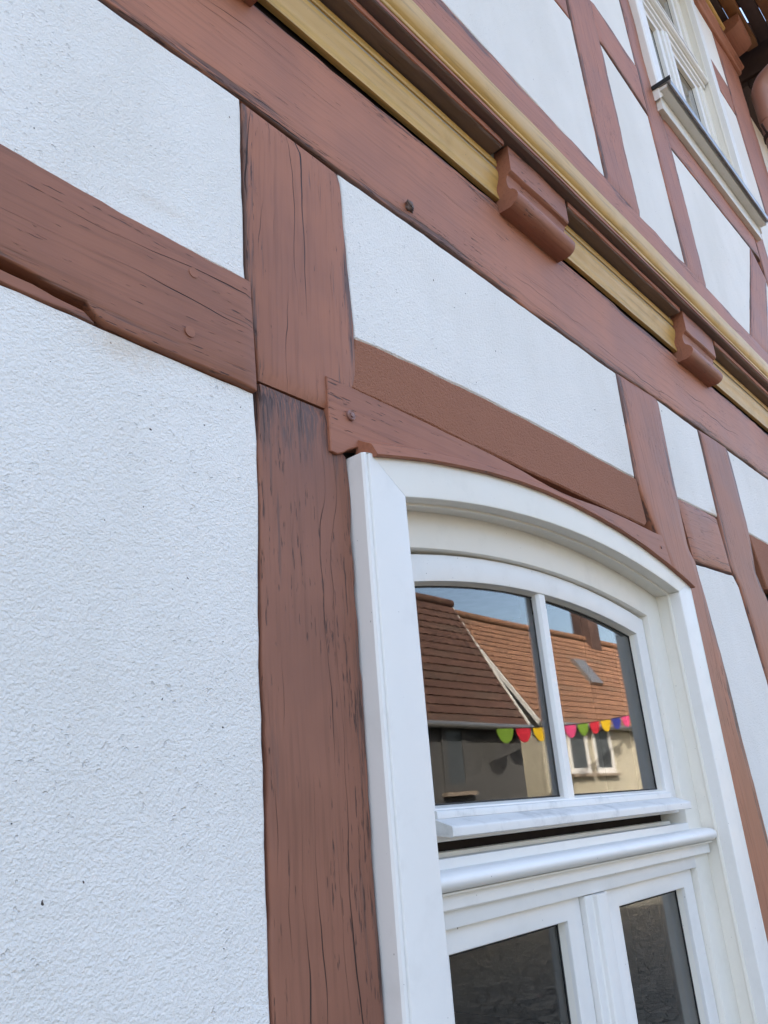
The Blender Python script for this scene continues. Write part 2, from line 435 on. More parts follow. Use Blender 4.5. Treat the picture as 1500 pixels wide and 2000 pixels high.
# --- roof: two slopes and the gable triangle
RZ = 11.0; RY = D / 2
ev = (-.55, 6.47)
def slab(name, y0, z0, y1, z1, t_, m, x0=XL - 4.5, x1=XR + .12):
    nrm = Vector((0, -(z1 - z0), (y1 - y0))).normalized() * t_
    V = [(x, y, z) for x in (x0, x1) for y, z in ((y0, z0), (y1, z1), (y1 + nrm.y, z1 + abs(nrm.z)), (y0 + nrm.y, z0 + abs(nrm.z)))]
    F = [(0, 1, 2, 3), (4, 7, 6, 5), (0, 4, 5, 1), (1, 5, 6, 2), (2, 6, 7, 3), (3, 7, 4, 0)]
    return mesh(name, V, F, m, house)
roof = slab('roof', -.55, 6.302, RY, RZ, .18, M['tile_shade_brown'])
slab('roof', D + .5, 6.302, RY, RZ, .18, M['tile_shade_brown'])
mesh('gable_triangle', [(XR - .3, .2, 6.5), (XR - .3, D - .2, 6.5), (XR - .3, RY, RZ - .25), (XR - .03, .2, 6.5), (XR - .03, D - .2, 6.5), (XR - .03, RY, RZ - .25)],
     [(0, 1, 2), (3, 5, 4), (0, 3, 4, 1), (1, 4, 5, 2), (2, 5, 3, 0)], M['plaster'], house)

# --- lower storey timbers (edges measured on the wall plane)
T = lambda name, A, B, m, p=0.0, **k: strip(name, A, B, p, M[m], house, **k)
ZB = 2.716                     # underside of the head beam
beam_top = [(XL, 2.954), (.20, 2.953), (.60, 2.953), (1.0, 2.957), (1.372, 2.966), (1.70, 2.960), (2.356, 2.956), (3.0, 2.956), (XR, 2.956)]
beam_bot = [(XL, 2.716), (.20, 2.715), (.381, 2.716), (.614, 2.721), (.828, 2.710), (1.063, 2.713), (1.45, 2.708), (1.841, 2.706), (2.126, 2.717), (2.669, 2.722), (3.4, 2.716), (XR, 2.718)]
T('head_beam', beam_top, beam_bot, 'beam', th=.09, bulge=.003, wob=.003)
# left post: newer upper length and old lower length, joined by a splice
pl = UL([(474, 190), (486, 545), (502, 765), (510, 860), (513, 1000), (513, 1150), (514, 1300), (520, 1450), (526, 1600), (532, 1800), (538, 2000)])
sp_l, sp_r = U(509, 742), U(652, 801)
T('post', [(pl[0][0], 2.712), (pl[1]), sp_l], [(.828, 2.703), (.836, 2.392), U(697, 746, 0), (.805, 2.245), (.775, 2.22), sp_r], 'timber', p=.001, wob=.0016)
T('post', [(sp_l[0] + .002, sp_l[1] - .003)] + pl[3:] + [(.64, .66)], [(sp_r[0] + .002, sp_r[1] - .003), (.776, 2.17), (.803, 2.155), (.803, 1.42), (.803, .66)], 'post_low', p=-.001, wob=.0028, bulge=.003)
# left rail
T('rail', [(-.73, 2.392), (-.2, 2.386)] + UL([(0, 282), (240, 420), (487, 551)]), [(-.73, 2.214), (-.2, 2.222)] + UL([(-60, 470), (0, 503), (50, 530), (100, 560), (150, 583), (168, 590), (185, 618), (205, 634), (330, 690), (500, 764)]), 'rail', p=.004, bulge=.0035, wob=.0022, seg=.012, edge=.0028)
T('rail_splinter', [(-.2, 2.212)] + UL([(-60, 496), (0, 522), (60, 549), (110, 577), (165, 602), (182, 620)]), [(-.2, 2.203)] + UL([(-60, 520), (0, 545), (60, 571), (110, 593), (165, 617), (188, 628)]), 'rail', p=-.003, seg=.012, wob=.0028, edge=.002)
# right window post and next post
P2R = UL([(1285, 778), (1325, 975), (1345, 1070), (1360, 1100), (1388, 1200), (1420, 1316), (1454, 1456), (1500, 1632)])
P2L = [(1.870, 2.708), (1.860, 2.396), (1.90, 2.30), (1.975, 2.16), (1.992, 2.05), (1.995, 1.55)]
T('post', P2L + [(1.995, .66)], P2R + [(P2R[-1][0] - .01, .66)], 'timber', wob=.003, bulge=.002)
P3L = UL([(1365, 838), (1405, 1010), (1428, 1110), (1446, 1146), (1500, 1326)])
P3R = UL([(1420, 874), (1464, 1040), (1476, 1118)])
T('post', P3L + [(2.53, 1.5), (2.53, .66)], P3R + [(2.76, 2.10), (2.80, 1.6), (2.80, .66)], 'timber', wob=.003, bulge=.002)
T('rail', UL([(1325, 972), (1403, 1013)]), UL([(1360, 1096), (1434, 1122)]), 'timber', p=-.001, wob=.003)
# rendered band above each window, painted like the timber
band_t = [(.838, 2.375), (.95, 2.383), (1.2, 2.394), (1.5, 2.397), (1.858, 2.396)]
panel('painted_band', band_t + [(1.869, 2.280)] + [(x, 2.2768 - .011 * (x - .76) / 1.2) for x in (1.85, 1.6, 1.3, 1.1, .9)] + [(.818, 2.276)], -.001, M['band'], house, gap=.0004)
panel('painted_band', [(2.685, 2.421), (3.3, 2.415), (3.95, 2.405), (3.95, 2.24), (2.74, 2.24)], -.003, M['band'], house, gap=.0004)
# posts and rails outside the picture
T('post', [(4.02, 2.71), (4.04, .66)], [(4.24, 2.71), (4.24, .66)], 'timber')
T('post', [(4.47, 2.71), (4.47, .66)], [(XR, 2.71), (XR, .66)], 'timber')
T('rail', [(4.24, 2.42), (4.47, 2.42)], [(4.24, 2.24), (4.47, 2.24)], 'timber')
for x in (-.95, -2.35, -3.75, XL):
    T('post', [(x, 2.712), (x, .66)], [(x + .22, 2.712), (x + .22, .66)], 'timber')
for x0, x1 in ((-2.13, -.95), (-3.53, -2.35), (-4.98, -3.75)):
    T('rail', [(x0, 2.39), (x1, 2.39)], [(x0, 2.21), (x1, 2.21)], 'rail')
    panel('plaster_panel', [(x0, 2.39), (x1, 2.39), (x1, 2.714), (x0, 2.714)], PP, M['plaster'], house)
    panel('plaster_panel', [(x0, .66), (x1, .66), (x1, 2.21), (x0, 2.21)], PP, M['plaster'], house)
T('sill_beam', [(XL, .66), (XR, .66)], [(XL, .44), (XR, .44)], 'timber', th=.09)
for i in range(12):
    x0 = XL + (XR - XL) * i / 12; x1 = XL + (XR - XL) * (i + 1) / 12
    box('plinth_stone', x0 + .004, x1 - .004, -.1, .03, -.05, .436, M['stone'], house, c=.012)

# --- plaster infills of the lower storey
def pnl(pts, p=PP): panel('plaster_panel', pts, p, M['plaster'], house)
lt = UL([(0, 282), (240, 420), (487, 551)]); lb = UL([(502, 764), (330, 690), (150, 610), (80, 580), (0, 546)])
pnl([(-.73, 2.716), (-.73, 2.392), (-.2, 2.386)] + lt + [pl[1], (pl[0][0], 2.720), (.381, 2.716)])
pnl([(-.73, .66), (-.73, 2.205), (-.2, 2.205)] + list(reversed(lb)) + pl[3:] + [(.64, .66)])
pnl([(.828, 2.711), (.836, 2.392), (.838, 2.375)] + band_t[1:] + [(1.871, 2.708), (1.45, 2.709), (1.063, 2.714)])
pnl([P2R[0], (2.424, 2.716), P3L[1], U(1325, 972)])
pnl(P2R[3:] + [(P2R[-1][0] - .01, .66), (2.53, .66), (2.53, 1.5)] + list(reversed(P3L[3:])) + [U(1434, 1122)])
pnl([(2.669, 2.721), (2.685, 2.421), (3.3, 2.415), (3.95, 2.405), (4.03, 2.42), (4.02, 2.714)])
pnl([(4.24, 2.42), (4.47, 2.42), (4.47, 2.714), (4.24, 2.714)]); pnl([(4.24, .66), (4.47, .66), (4.47, 2.24), (4.24, 2.24)])
pnl([(.803, .66), (1.995, .66), (1.995, .88), (.803, .88)]); pnl([(2.80, .66), (4.04, .66), (4.04, .88), (2.80, .88)])

# --- lintel boards: a tapering board whose lower edge is cut to the window arch and flares out as a drip
LT = lambda x: 2.275 - .011 * (x - .76) / 1.2 - (.0165 * max(0, .42 + nz(x * 3.1, 1, 4)) * min(1, (x - 1.0) * 6) if x > 1.0 else 0)
def lintel(dx):
    arch = [(.822, 2.147), (.89, 2.162), (.961, 2.176), (1.04, 2.188), (1.123, 2.199), (1.22, 2.207), (1.315, 2.211), (1.42, 2.210), (1.518, 2.204), (1.62, 2.195), (1.728, 2.180), (1.84, 2.158), (1.93, 2.136), (1.985, 2.120)]
    pf = .0035
    lowpts = [(.763, 2.151), (.776, 2.149), (.789, 2.155), (.800, 2.163), (.819, 2.172)] + [(x, z + .026) for x, z in arch[:-1]]
    lowpts[-1] = (1.94, 2.150)
    toppts = [(x, LT(x) + .0012 * nz(x * 12, 5, 1)) for x in [1.935 - (1.935 - .763) * i / 24 for i in range(25)]]
    out = lowpts + [(1.972, 2.150)] + toppts
    n = len(out); V = [P3(x + dx, z, -.02) for x, z in out] + [P3(x + dx, z, pf - .0015) for x, z in out]
    cxm, czm = 1.2, 2.225
    ins = []
    for i, (x, z) in enumerate(out):
        a_, b_ = Vector(out[i - 1]), Vector(out[(i + 1) % n]); tg = (b_ - a_).normalized(); nn = Vector((-tg.y, tg.x))
        ins.append((x + nn.x * .0015, z + nn.y * .0015))
    V += [P3(x + dx, z, pf) for x, z in ins]
    F = [(r * n + i, r * n + (i + 1) % n, (r + 1) * n + (i + 1) % n, (r + 1) * n + i) for r in range(2) for i in range(n)] + [tuple(2 * n + i for i in range(n))]
    # flaring drip along the arch
    b0 = len(V); k = 6
    for i, (x, z) in enumerate(arch):
        cr = .036 - .016 * i / len(arch); j = .0006 * nz(x * 30, 2, 9)
        V += [P3(x + dx, z + cr + .004, pf - .004), P3(x + dx, z + cr, pf + .0035), P3(x + dx, z + cr * .62, .030 + j), P3(x + dx, z + .002, .0405 + j), P3(x + dx, z, .038 + j), P3(x + dx, z + .004, -.005)]
    for i in range(len(arch) - 1):
        for j in range(k): F.append((b0 + i * k + j, b0 + i * k + (j + 1) % k, b0 + (i + 1) * k + (j + 1) % k, b0 + (i + 1) * k + j))
    F += [tuple(range(b0, b0 + k)), tuple(b0 + (len(arch) - 1) * k + j for j in range(k))]
    o = mesh('lintel_board', V, F, M['board'], house, M=Matrix.Translation(P3(1.37 + dx, 2.2, 0)), smooth=True, auto=24)
    # bolt head and small screw
    for bx, bz, r, p_ in ((.808, 2.222, .0085, .005), (1.915, 2.222, .004, .005)):
        Vb = []; n = 16
        for rr, pp in ((1, 0), (1, .45), (.82, .62), (.5, .5), (.42, .75), (0.0, .8)):
            for a in range(n):
                an = 2 * math.pi * a / n; Vb.append(P3(bx + dx + r * rr * math.cos(an), bz + r * rr * math.sin(an) * 1.05, p_ - .002 + r * pp))
        Fb = [(i * n + a, i * n + (a + 1) % n, (i + 1) * n + (a + 1) % n, (i + 1) * n + a) for i in range(5) for a in range(n)]
        mesh('bolt', Vb, Fb, M['bolt'], o, smooth=True, auto=40)
lintel(0.0); lintel(2.043)

# --- windows
def outline(xc, hw, zs, rise, zb, o, n=14):
    """U-shaped opening offset outward by o: bottom left, up, over the arch, down"""
    w_ = hw + o; pts = [(xc - w_, zb - o)]
    if rise > 0:
        R = (hw * hw + rise * rise) / (2 * rise); zc = zs + rise - R; RR = R + o
        a1 = math.asin(w_ / RR)
        for i in range(n + 1):
            a = -a1 + 2 * a1 * i / n; pts.append((xc + RR * math.sin(a), zc + RR * math.cos(a)))
    else:
        for i in range(n + 1): pts.append((xc - w_ + 2 * w_ * i / n, zs + o))
    pts.append((xc + w_, zb - o))
    return pts
def ring(name, prof, ol, mat, parent, part='all', closed=True):
    """sweep the profile [(offset, p)] round the opening"""
    cols = [[P3(x, z, p) for x, z in ol(o)] for o, p in prof]
    n = len(cols[0]); idx = list(range(n))
    if part == 'left': idx = [0, 1]
    if part == 'head': idx = list(range(1, n - 1))
    if part == 'right': idx = [n - 2, n - 1]
    loop = part == 'all' and closed
    V = []; k = len(prof)
    for i in idx: V += [cols[j][i] for j in range(k)]
    m = len(idx); F = []
    for a in range(m if loop else m - 1):
        b = (a + 1) % m
        for j in range(k): F.append((a * k + j, a * k + (j + 1) % k, b * k + (j + 1) % k, b * k + j))
    if not loop: F += [tuple(range(k)), tuple((m - 1) * k + j for j in range(k))]
    return mesh(name, V, F, mat, parent, smooth=True, auto=32)
def rect_prof(o0, o1, p0, p1, c=.002):
    """closed section from offset o0 (inner) to o1 (outer), back p0, front p1, eased front edges"""
    return [(o0, p0), (o0, p1 - c), (o0 + c * .3, p1 - c * .3), (o0 + c, p1), (o1 - c, p1), (o1 - c * .3, p1 - c * .3), (o1, p1 - c), (o1, p0)]
def window(wd, label):
    x, zs, rise, p, zb, tr = wd['x'], wd['spring'], wd['rise'], wd['p'], wd['sill'], wd['tr']
    W = empty('window', (x, -p, zb), house)
    xi = x - .015                          # the sashes sit a little left of the casing's middle
    def low(xx):
        return 2.217 - .228 * (xx - x + .047) ** 2
    ol = lambda o: outline(x, HW, zs, rise, zb + .02, o)
    oli = lambda o: outline(xi, HW - .066 + .009, zs - .055, rise * .75, zb + .02, o)
    # casing round the opening: two jambs and the head, mitred
    prof = [(0, p - .028), (0, p + .028), (.001, p + .0295), (.003, p + .030), (.074, p + .030), (.0765, p + .0292), (.078, p + .026), (.0795, p + .026), (.082, p + .0285), (.0855, p + .0275), (.088, p + .024), (.088, p - .03)]
    olj = lambda o: [(a, min(b, (2.152 if a < x else 2.132) if rise else 99)) for a, b in ol(o)]
    for part in ('left', 'right'): ring('casing_jamb', prof, olj, M['white'], W, part)
    def olh(o):
        q = ol(o); e = len(q)
        return [(a, min(b + .0007, 99 if not rise else (2.152 if i == 1 else 2.132 if i == e - 2 else low(a)))) for i, (a, b) in enumerate(q)]
    ring('casing_head', prof, olh, M['cream'] if rise else M['white'], W, 'head')  # arched head gets its warm bounce light from the paint colour
    # reveal liner with a small bead, then the fixed frame
    ring('reveal', [(.001, p - .03), (.001, p + .004), (-.003, p + .004), (-.004, p + .001), (-.004, p - .002), (-.0005, p - .004), (-.0005, p - .03)], ol, M['cream'], W)
    ring('fixed_frame', rect_prof(0, .11, p - .13, p - .030, .003), oli, M['cream'], W)
    # transom: frame member, fascia steps and the half-round nosing
    xl, xr = x - HW + .012, x + HW - .012
    box('transom', xl - .01, xr + .01, p - .13, p - .0302, tr, tr + .0895, M['white'], W, c=.0015)
    extrude_profile('transom_step', [(p - .04, tr + .024), (p - .021, tr + .024), (p - .0195, tr + .026), (p - .0195, tr + .051), (p - .04, tr + .052)], xl - .004, xr + .004, M['white'], W)
    ro = .0135; cz = tr + .0615
    rp = [(p - .035, cz - ro)] + [(p - .0165 + ro * 1.55 * math.cos(a), cz + ro * math.sin(a)) for a in [math.radians(d) for d in range(-88, 92, 11)]] + [(p - .035, cz + ro + .001)]
    extrude_profile('transom_nosing', rp, xl - .002, xr + .002, M['white'], W)
    extrude_profile('nosing_fillet', [(p - .03, cz - ro - .003), (p - .010, cz - ro - .003), (p - .009, cz - ro), (p - .03, cz - ro)], xl - .002, xr + .002, M['cream'], W)
    # upper sash with arched head, glazing bar, weather bar
    zt0 = tr + .108
    olu = lambda o: outline(xi, HW - .107, zs - .101, rise * .70, tr + .158, o)
    def sash(olx, name='sash'):
        s = ring(name, rect_prof(0, .0468, p - .085, p - .042, .003), olx, M['white'], W)
        ring('glazing_bead', [(-.004, p - .0625), (-.0035, p - .060), (.0005, p - .0485), (.003, p - .0475), (.003, p - .0625)], olx, M['cream'], W)
        ring('gasket', [(-.0062, p - .0650), (-.0062, p - .0605), (-.003, p - .0600), (-.003, p - .0650)], olx, M['gasket'], W)
        return s
    sash(olu)
    def pane(olx, dp=0.0):
        pts = olx(.004); n = len(pts); V = [P3(a, b, p - .0615 - dp) for a, b in pts] + [P3(a, b, p - .0655 - dp) for a, b in pts]
        F = [tuple(range(n)), tuple(range(2 * n - 1, n - 1, -1))] + [(i, (i + 1) % n, n + (i + 1) % n, n + i) for i in range(n)]
        return mesh('pane', V, F, M['glass'], W)
    pane(olu)
    mx = xi + .001
    topm = zs - .101 + rise * .70 + .004
    bar = [(-.0150, p - .0612), (-.0150, p - .052), (-.0115, p - .0465), (-.0100, p - .0455), (.0100, p - .0455), (.0115, p - .0465), (.0150, p - .052), (.0150, p - .0612)]
    V = [P3(mx + a, z, q) for z in (tr + .150, topm) for a, q in bar]
    k = len(bar); F = [(j, (j + 1) % k, k + (j + 1) % k, k + j) for j in range(k)] + [tuple(range(k)), tuple(range(k, 2 * k))]
    mesh('glazing_bar', V, F, M['white'], W, smooth=True, auto=30)
    box('inner_glazing_bar', mx - .012, mx + .012, p - .095, p - .083, tr + .15, topm, M['white'], W)
    # sloping dirty ledge and weather bar
    hw2 = HW - .10
    extrude_profile('sash_ledge', [(p - .06, tr + .1605), (p - .045, tr + .1555), (p - .0365, tr + .1535), (p - .035, tr + .151), (p - .035, tr + .143), (p - .06, tr + .143)], xi - hw2, xi + hw2, M['white_dirty'], W)
    extrude_profile('weather_bar', [(p - .05, tr + .1445), (p - .034, tr + .1425), (p - .004, tr + .1325), (p - .0025, tr + .131), (p - .002, tr + .129), (p - .002, tr + .119), (p - .004, tr + .1175), (p - .05, tr + .1225)], xi - hw2 - .01, xi + hw2 + .014, M['white_dirty'], W)
    # open slot under the weather bar
    box('slot_back', x - hw2 - .02, x + hw2 + .02, p - .14, p - .085, tr + .080, tr + .130, M['dark'], W)  # shade of the slot is put into its near-black back
    extrude_profile('slot_lip', [(p - .085, tr + .0895), (p - .070, tr + .0970), (p - .064, tr + .0955), (p - .063, tr + .0895)], xi - hw2 - .02, xi + hw2 + .03, M['cream'], W)
    # two lower sashes and the cover moulding where they meet
    for s in (-1, 1):
        xa = x + .046 * s; xb = x + (HW - .0752) * s - (.03 if s < 0 else 0)
        c_ = (xa + xb) / 2; h_ = abs(xb - xa) / 2 - .0468
        oll = lambda o, c_=c_, h_=h_: outline(c_, h_, tr - .034, 0, zb + .105, o, n=2)
        sash(oll); pane(oll)
    cov = [(-.0400, p - .046), (-.0400, p - .033), (-.0380, p - .031), (-.0190, p - .031), (-.0170, p - .029), (-.0160, p - .0225), (-.0140, p - .0205), (-.0125, p - .020), (.0125, p - .020), (.0140, p - .0205), (.0160, p - .0225), (.0170, p - .029), (.0190, p - .031), (.0380, p - .031), (.0400, p - .033), (.0400, p - .046)]
    V = [P3(x - .005 + a, z, q) for z in (zb + .07, tr - .0015) for a, q in cov]
    k = len(cov); F = [(j, (j + 1) % k, k + (j + 1) % k, k + j) for j in range(k)] + [tuple(range(k)), tuple(range(k, 2 * k))]
    mesh('meeting_cover', V, F, M['white'], W, smooth=True, auto=30)
    box('meeting_stile', x - .05, x + .05, p - .09, p - .047, zb + .06, tr - .001, M['white'], W)
    # sill: painted timber apron below, bent metal sill above
    e = HW + .088
    extrude_profile('sill_apron', [(p - .03, zb - .11), (p + .020, zb - .11), (p + .0215, zb - .108), (p + .0215, zb - .036), (p - .03, zb - .036)], x - e + .012, x + e - .012, M['sillwhite'], W)
    sl = extrude_profile('metal_sill', [(p - .04, zb - .004), (p + .070, zb - .012), (p + .0785, zb - .016), (p + .0790, zb - .024), (p + .0755, zb - .038), (p + .072, zb - .038), (p + .073, zb - .026), (p + .067, zb - .0185), (p - .04, zb - .0115)], x - e - .004, x + e + .004, M['lead'], W)
    extrude_profile('sill_board', [(p - .03, zb - .034), (p + .055, zb - .034), (p + .062, zb - .0205), (p - .03, zb - .0135)], x - e + .002, x + e - .002, M['sillwhite'], W)
    for s in (-1, 1):
        box('sill_end_cap', x + s * (e + .0045) - .0015, x + s * (e + .0045) + .0015, p - .02, p + .080, zb - .016, zb + .004, M['gasket'], W)
    return W
for wd in WIN: window(wd, '')

# --- storey joint: coved ochre moulding, rough soffit, brackets, ochre roll
BR = [(1.368, 1.632), (2.372, 2.628), (3.37, 3.63), (4.36, 4.62), (.372, .636), (-.63, -.37), (-1.63, -1.37), (-2.63, -2.37), (-3.63, -3.37), (-4.63, -4.37)]
BR.sort()
box('gap_shade_strip', XL, XR, -.035, -.012, 2.93, 3.08, M['dark'], house)  # dark strip added so the gap under the moulding reads as shaded
g1 = [(-.005, 2.974), (.004, 2.973), (.0070, 2.974), (.0075, 2.978), (.0060, 2.986), (.0045, 2.994), (.0040, 3.002), (.0050, 3.010), (.0080, 3.018), (.0115, 3.027), (.0140, 3.036), (.0150, 3.045), (.0142, 3.053), (.0118, 3.059), (.0060, 3.062), (.0060, 3.066), (.0135, 3.067), (.0145, 3.069), (.0145, 3.084), (-.005, 3.084)]
edges = [XL] + [e for b in BR for e in b] + [XR]
for i in range(0, len(edges), 2):
    a, b = edges[i], edges[i + 1]
    if b - a < .03: continue
    n = max(3, int((b - a) / .05))
    extrude_profile('ochre_moulding', g1, a, b, M['gold'], house, n=n, wav=.0008, sd=i, auto=45)
    # the rough floor-plank edge above it: dark underside and narrow painted face
    sof = [(-.03, 3.088), (.020, 3.0885), (.0425, 3.0875), (.0470, 3.0890), (.0488, 3.0915), (.0490, 3.105), (-.03, 3.106)]
    extrude_profile('floor_plank', sof, a + .014, b - .022, M['rough'], house, n=n * 3, wav=.0030, sd=i + 3, auto=18)
    extrude_profile('plank_face', [(.0480, 3.0905), (.0512, 3.0915), (.0520, 3.095), (.0516, 3.1055), (.0480, 3.1065)], a + .012, b - .020, M['upper'], house, n=n * 3, wav=.0020, sd=i + 3, auto=30)
def bracket(x0, x1):
    # side outline of the carved beam end: quarter-round nose below, hollow, square block above
    pr = [(-.04, 2.938), (.004, 2.936)]
    for a in range(0, 11):
        t_ = math.radians(-88 + a * 15.2); pr.append((.026 + .030 * math.cos(t_), 2.961 + .026 * math.sin(t_)))
    pr += [(.0345, 2.992), (.0330, 3.004), (.0340, 3.016), (.0385, 3.026), (.0470, 3.030), (.0495, 3.033), (.0505, 3.105), (-.04, 3.107)]
    n = 12; k = len(pr); V = []; sd = x0 * 7
    for i in range(n):
        t_ = i / (n - 1); x = x0 + (x1 - x0) * t_
        sq = .985 if i in (0, n - 1) else 1
        for j, (p, z) in enumerate(pr):
            V.append(P3(x, z + .0012 * nz(x * 18, j * .4, sd), p * sq + .0015 * nz(x * 14, j * .4 + 5, sd)))
    F = [(i * k + j, i * k + (j + 1) % k, (i + 1) * k + (j + 1) % k, (i + 1) * k + j) for i in range(n - 1) for j in range(k)]
    F += [tuple(range(k)), tuple((n - 1) * k + j for j in range(k))]
    mesh('bracket', V, F, M['bracket'], house, M=Matrix.Translation(P3((x0 + x1) / 2, 3.02, 0)), smooth=True, auto=27)
for a, b in BR: bracket(a, b)
extrude_profile('upper_plank', [(-.03, 3.1105), (.040, 3.1100), (.0700, 3.1090), (.0735, 3.1110), (.0738, 3.1190), (-.03, 3.1200)], XL, XR, M['rough'], house, n=240, wav=.0018, sd=4, auto=18)
extrude_profile('plank_lip', [(.0725, 3.1125), (.0760, 3.1130), (.0768, 3.1160), (.0764, 3.1205), (.0725, 3.1210)], XL, XR, M['upper'], house, n=200, wav=.0014, sd=8, auto=40)
g2 = [(.03, 3.1225), (.0765, 3.1225), (.0788, 3.1240), (.0793, 3.128), (.0788, 3.131)] + [(.074 + .019 * math.sin(math.radians(d)), 3.171 - .039 * math.cos(math.radians(d))) for d in range(14, 150, 12)] + [(.079, 3.2085), (.076, 3.2165), (.068, 3.2215), (.03, 3.2225)]
extrude_profile('ochre_moulding', g2, XL, XR, M['gold'], house, n=160, wav=.0012, sd=2, auto=45)

# --- upper storey timbers on the plane PU
UP = lambda name, A, B, p=PU, m='upper', **k: strip(name, A, B, p, M[m], house, **k)
ZS = 3.395
sb_t = [(XL, 3.40), (1.0, 3.403), (1.245, 3.404), (1.96, 3.388), (2.19, 3.376), (2.55, 3.372), (2.74, 3.366), (3.19, 3.362), (XR, 3.365)]
UP('sill_beam', sb_t, [(XL, 3.2255), (XR, 3.2255)], bulge=.003, wob=.003, th=.08)
PT = 6.05
UP('post', [(1.958, PT), (1.964, 4.1), (1.965, 3.39)], [(2.185, PT), (2.19, 4.1), (2.192, 3.378)], bulge=.003)
UP('post', [(2.555, PT), (2.548, 4.2), (2.548, 3.372)], [(2.700, PT), (2.700, 4.3), (2.735, 4.10), (2.735, 3.366)], bulge=.003)
UP('rail', [(2.188, 4.355), (2.556, 4.305)], [(2.188, 4.150), (2.548, 4.065)], p=PU + .002)
UP('rail', [(2.735, 4.20), (3.80, 4.20)], [(2.735, 4.040), (3.80, 4.052)])
UP('post', [(3.80, PT), (3.80, 3.364)], [(3.985, PT), (3.985, 3.364)])
UP('brace', [(3.190, 3.362), (3.655, 4.052)], [(3.42, 3.362), (3.80, 3.94)], p=PU - .001)
UP('rail', [(3.985, 5.585), (4.312, 5.575)], [(3.985, 5.355), (4.28, 5.340)])
UP('post', [(4.315, PT), (4.312, 5.57), (4.285, 5.3), (4.30, 3.364)], [(XR, PT), (XR, 5.3), (XR, 3.364)], bulge=.004)
UP('post', [(-.10, PT), (-.10, 3.40)], [(.11, PT), (.11, 3.40)]); UP('post', [(1.29, PT), (1.29, 4.2), (1.29, 4.19)], [(1.35, PT), (1.35, 4.2), (1.35, 4.19)])
UP('rail', [(.11, 4.20), (1.958, 4.20)], [(.11, 4.05), (1.958, 4.05)], p=PU - .001)
UP('post', [(-1.70, PT), (-1.70, 3.40)], [(-1.48, PT), (-1.48, 3.40)]); UP('post', [(XL, PT), (XL, 3.40)], [(XL + .24, PT), (XL + .24, 3.40)])
UP('post', [(-3.4, PT), (-3.4, 3.40)], [(-3.18, PT), (-3.18, 3.40)])
pq = PU + PP
def pu(pts): panel('plaster_panel', pts, pq, M['plaster'], house)
pu([(.11, 3.402), (1.0, 3.404), (1.245, 3.405), (1.963, 3.389), (1.963, 4.05), (.11, 4.05)])
pu([(1.35, 4.20), (1.962, 4.20), (1.958, PT), (1.35, PT)])
pu([(2.192, 3.378), (2.549, 3.373), (2.549, 4.066), (2.189, 4.149)])
pu([(2.189, 4.356), (2.553, 4.306), (2.555, PT), (2.186, PT)])
pu([(2.735, 3.367), (3.190, 3.363), (3.655, 4.05), (2.735, 4.041)])
pu([(3.43, 3.364), (3.80, 3.364), (3.80, 3.93)])
pu([(3.985, 5.585), (4.313, 5.575), (4.315, PT), (3.985, PT)])
pu([(3.985, 3.365), (4.30, 3.365), (4.284, 5.3), (4.281, 5.34), (3.985, 5.354)])
pu([(-1.48, 3.402), (-.10, 3.402), (-.10, PT), (-1.48, PT)]); pu([(-3.18, 3.402), (-1.70, 3.402), (-1.70, PT), (-3.18, PT)]); pu([(XL + .24, 3.402), (-3.4, 3.402), (-3.4, PT), (XL + .24, PT)])

# --- eaves: plate, ochre fillet, brackets, boarded soffit, gutter and downpipe
extrude_profile('wall_plate', [(-.03, 6.052), (.055, 6.052), (.064, 6.056), (.068, 6.064), (.071, 6.075), (.088, 6.086), (.094, 6.096), (.092, 6.108), (-.03, 6.110)], XL, XR + .03, M['upper'], house, n=80, wav=.003, sd=5, auto=40)
extrude_profile('ochre_fillet', [(-.03, 6.113), (.098, 6.113), (.106, 6.118), (.108, 6.128), (.104, 6.150), (-.03, 6.152)], XL, 4.42, M['gold'], house, n=60, wav=.002, sd=6, auto=40)
for x in [4.45 - 1.0 * i for i in range(10)]:
    pr = [(-.05, 6.114), (.10, 6.112), (.150, 6.122), (.185, 6.145), (.19, 6.205), (-.05, 6.205)]
    extrude_profile('eaves_bracket', pr, x, x + .24, M['bracket'], house, n=5, wav=.003, sd=x, auto=25)
box('soffit_board', XL, XR + .03, -.05, .132, 6.208, 6.232, M['eave_dark'], house, c=.003)
box('eaves_beam', XL, XR + .05, .135, .205, 6.208, 6.275, M['eave'], house, c=.006)
for i in range(4):
    box('soffit_board', XL, XR + .10, .212 + i * .085, .212 + i * .085 + .081, 6.268 + (0 if i % 2 else .004), 6.30, M['eave'] if i else M['eave_dark'], house, c=.003)
def tube(name, pts, r, mat, parent, n=18, closed=True):
    V = []; prev = None
    P = [Vector(q) for q in pts]
    for i, q in enumerate(P):
        d_ = ((P[min(i + 1, len(P) - 1)] - P[max(i - 1, 0)])).normalized()
        if prev is None:
            e1 = d_.cross(Vector((1, 0, 0)));
            if e1.length < .1: e1 = d_.cross(Vector((0, 1, 0)))
            e1.normalize()
        else: e1 = (prev - d_ * prev.dot(d_)).normalized()
        prev = e1; e2 = d_.cross(e1)
        rr = r[i] if isinstance(r, (list, tuple)) else r
        for a in range(n):
            an = 2 * math.pi * a / n; V.append(q + e1 * rr * math.cos(an) + e2 * rr * math.sin(an))
    F = [(i * n + a, i * n + (a + 1) % n, (i + 1) * n + (a + 1) % n, (i + 1) * n + a) for i in range(len(P) - 1) for a in range(n)]
    F += [tuple(range(n)), tuple((len(P) - 1) * n + a for a in range(n))]
    return mesh(name, V, F, mat, parent, smooth=True, auto=50)
PX, PY, PR = 4.868, .125, .056
elbow = []
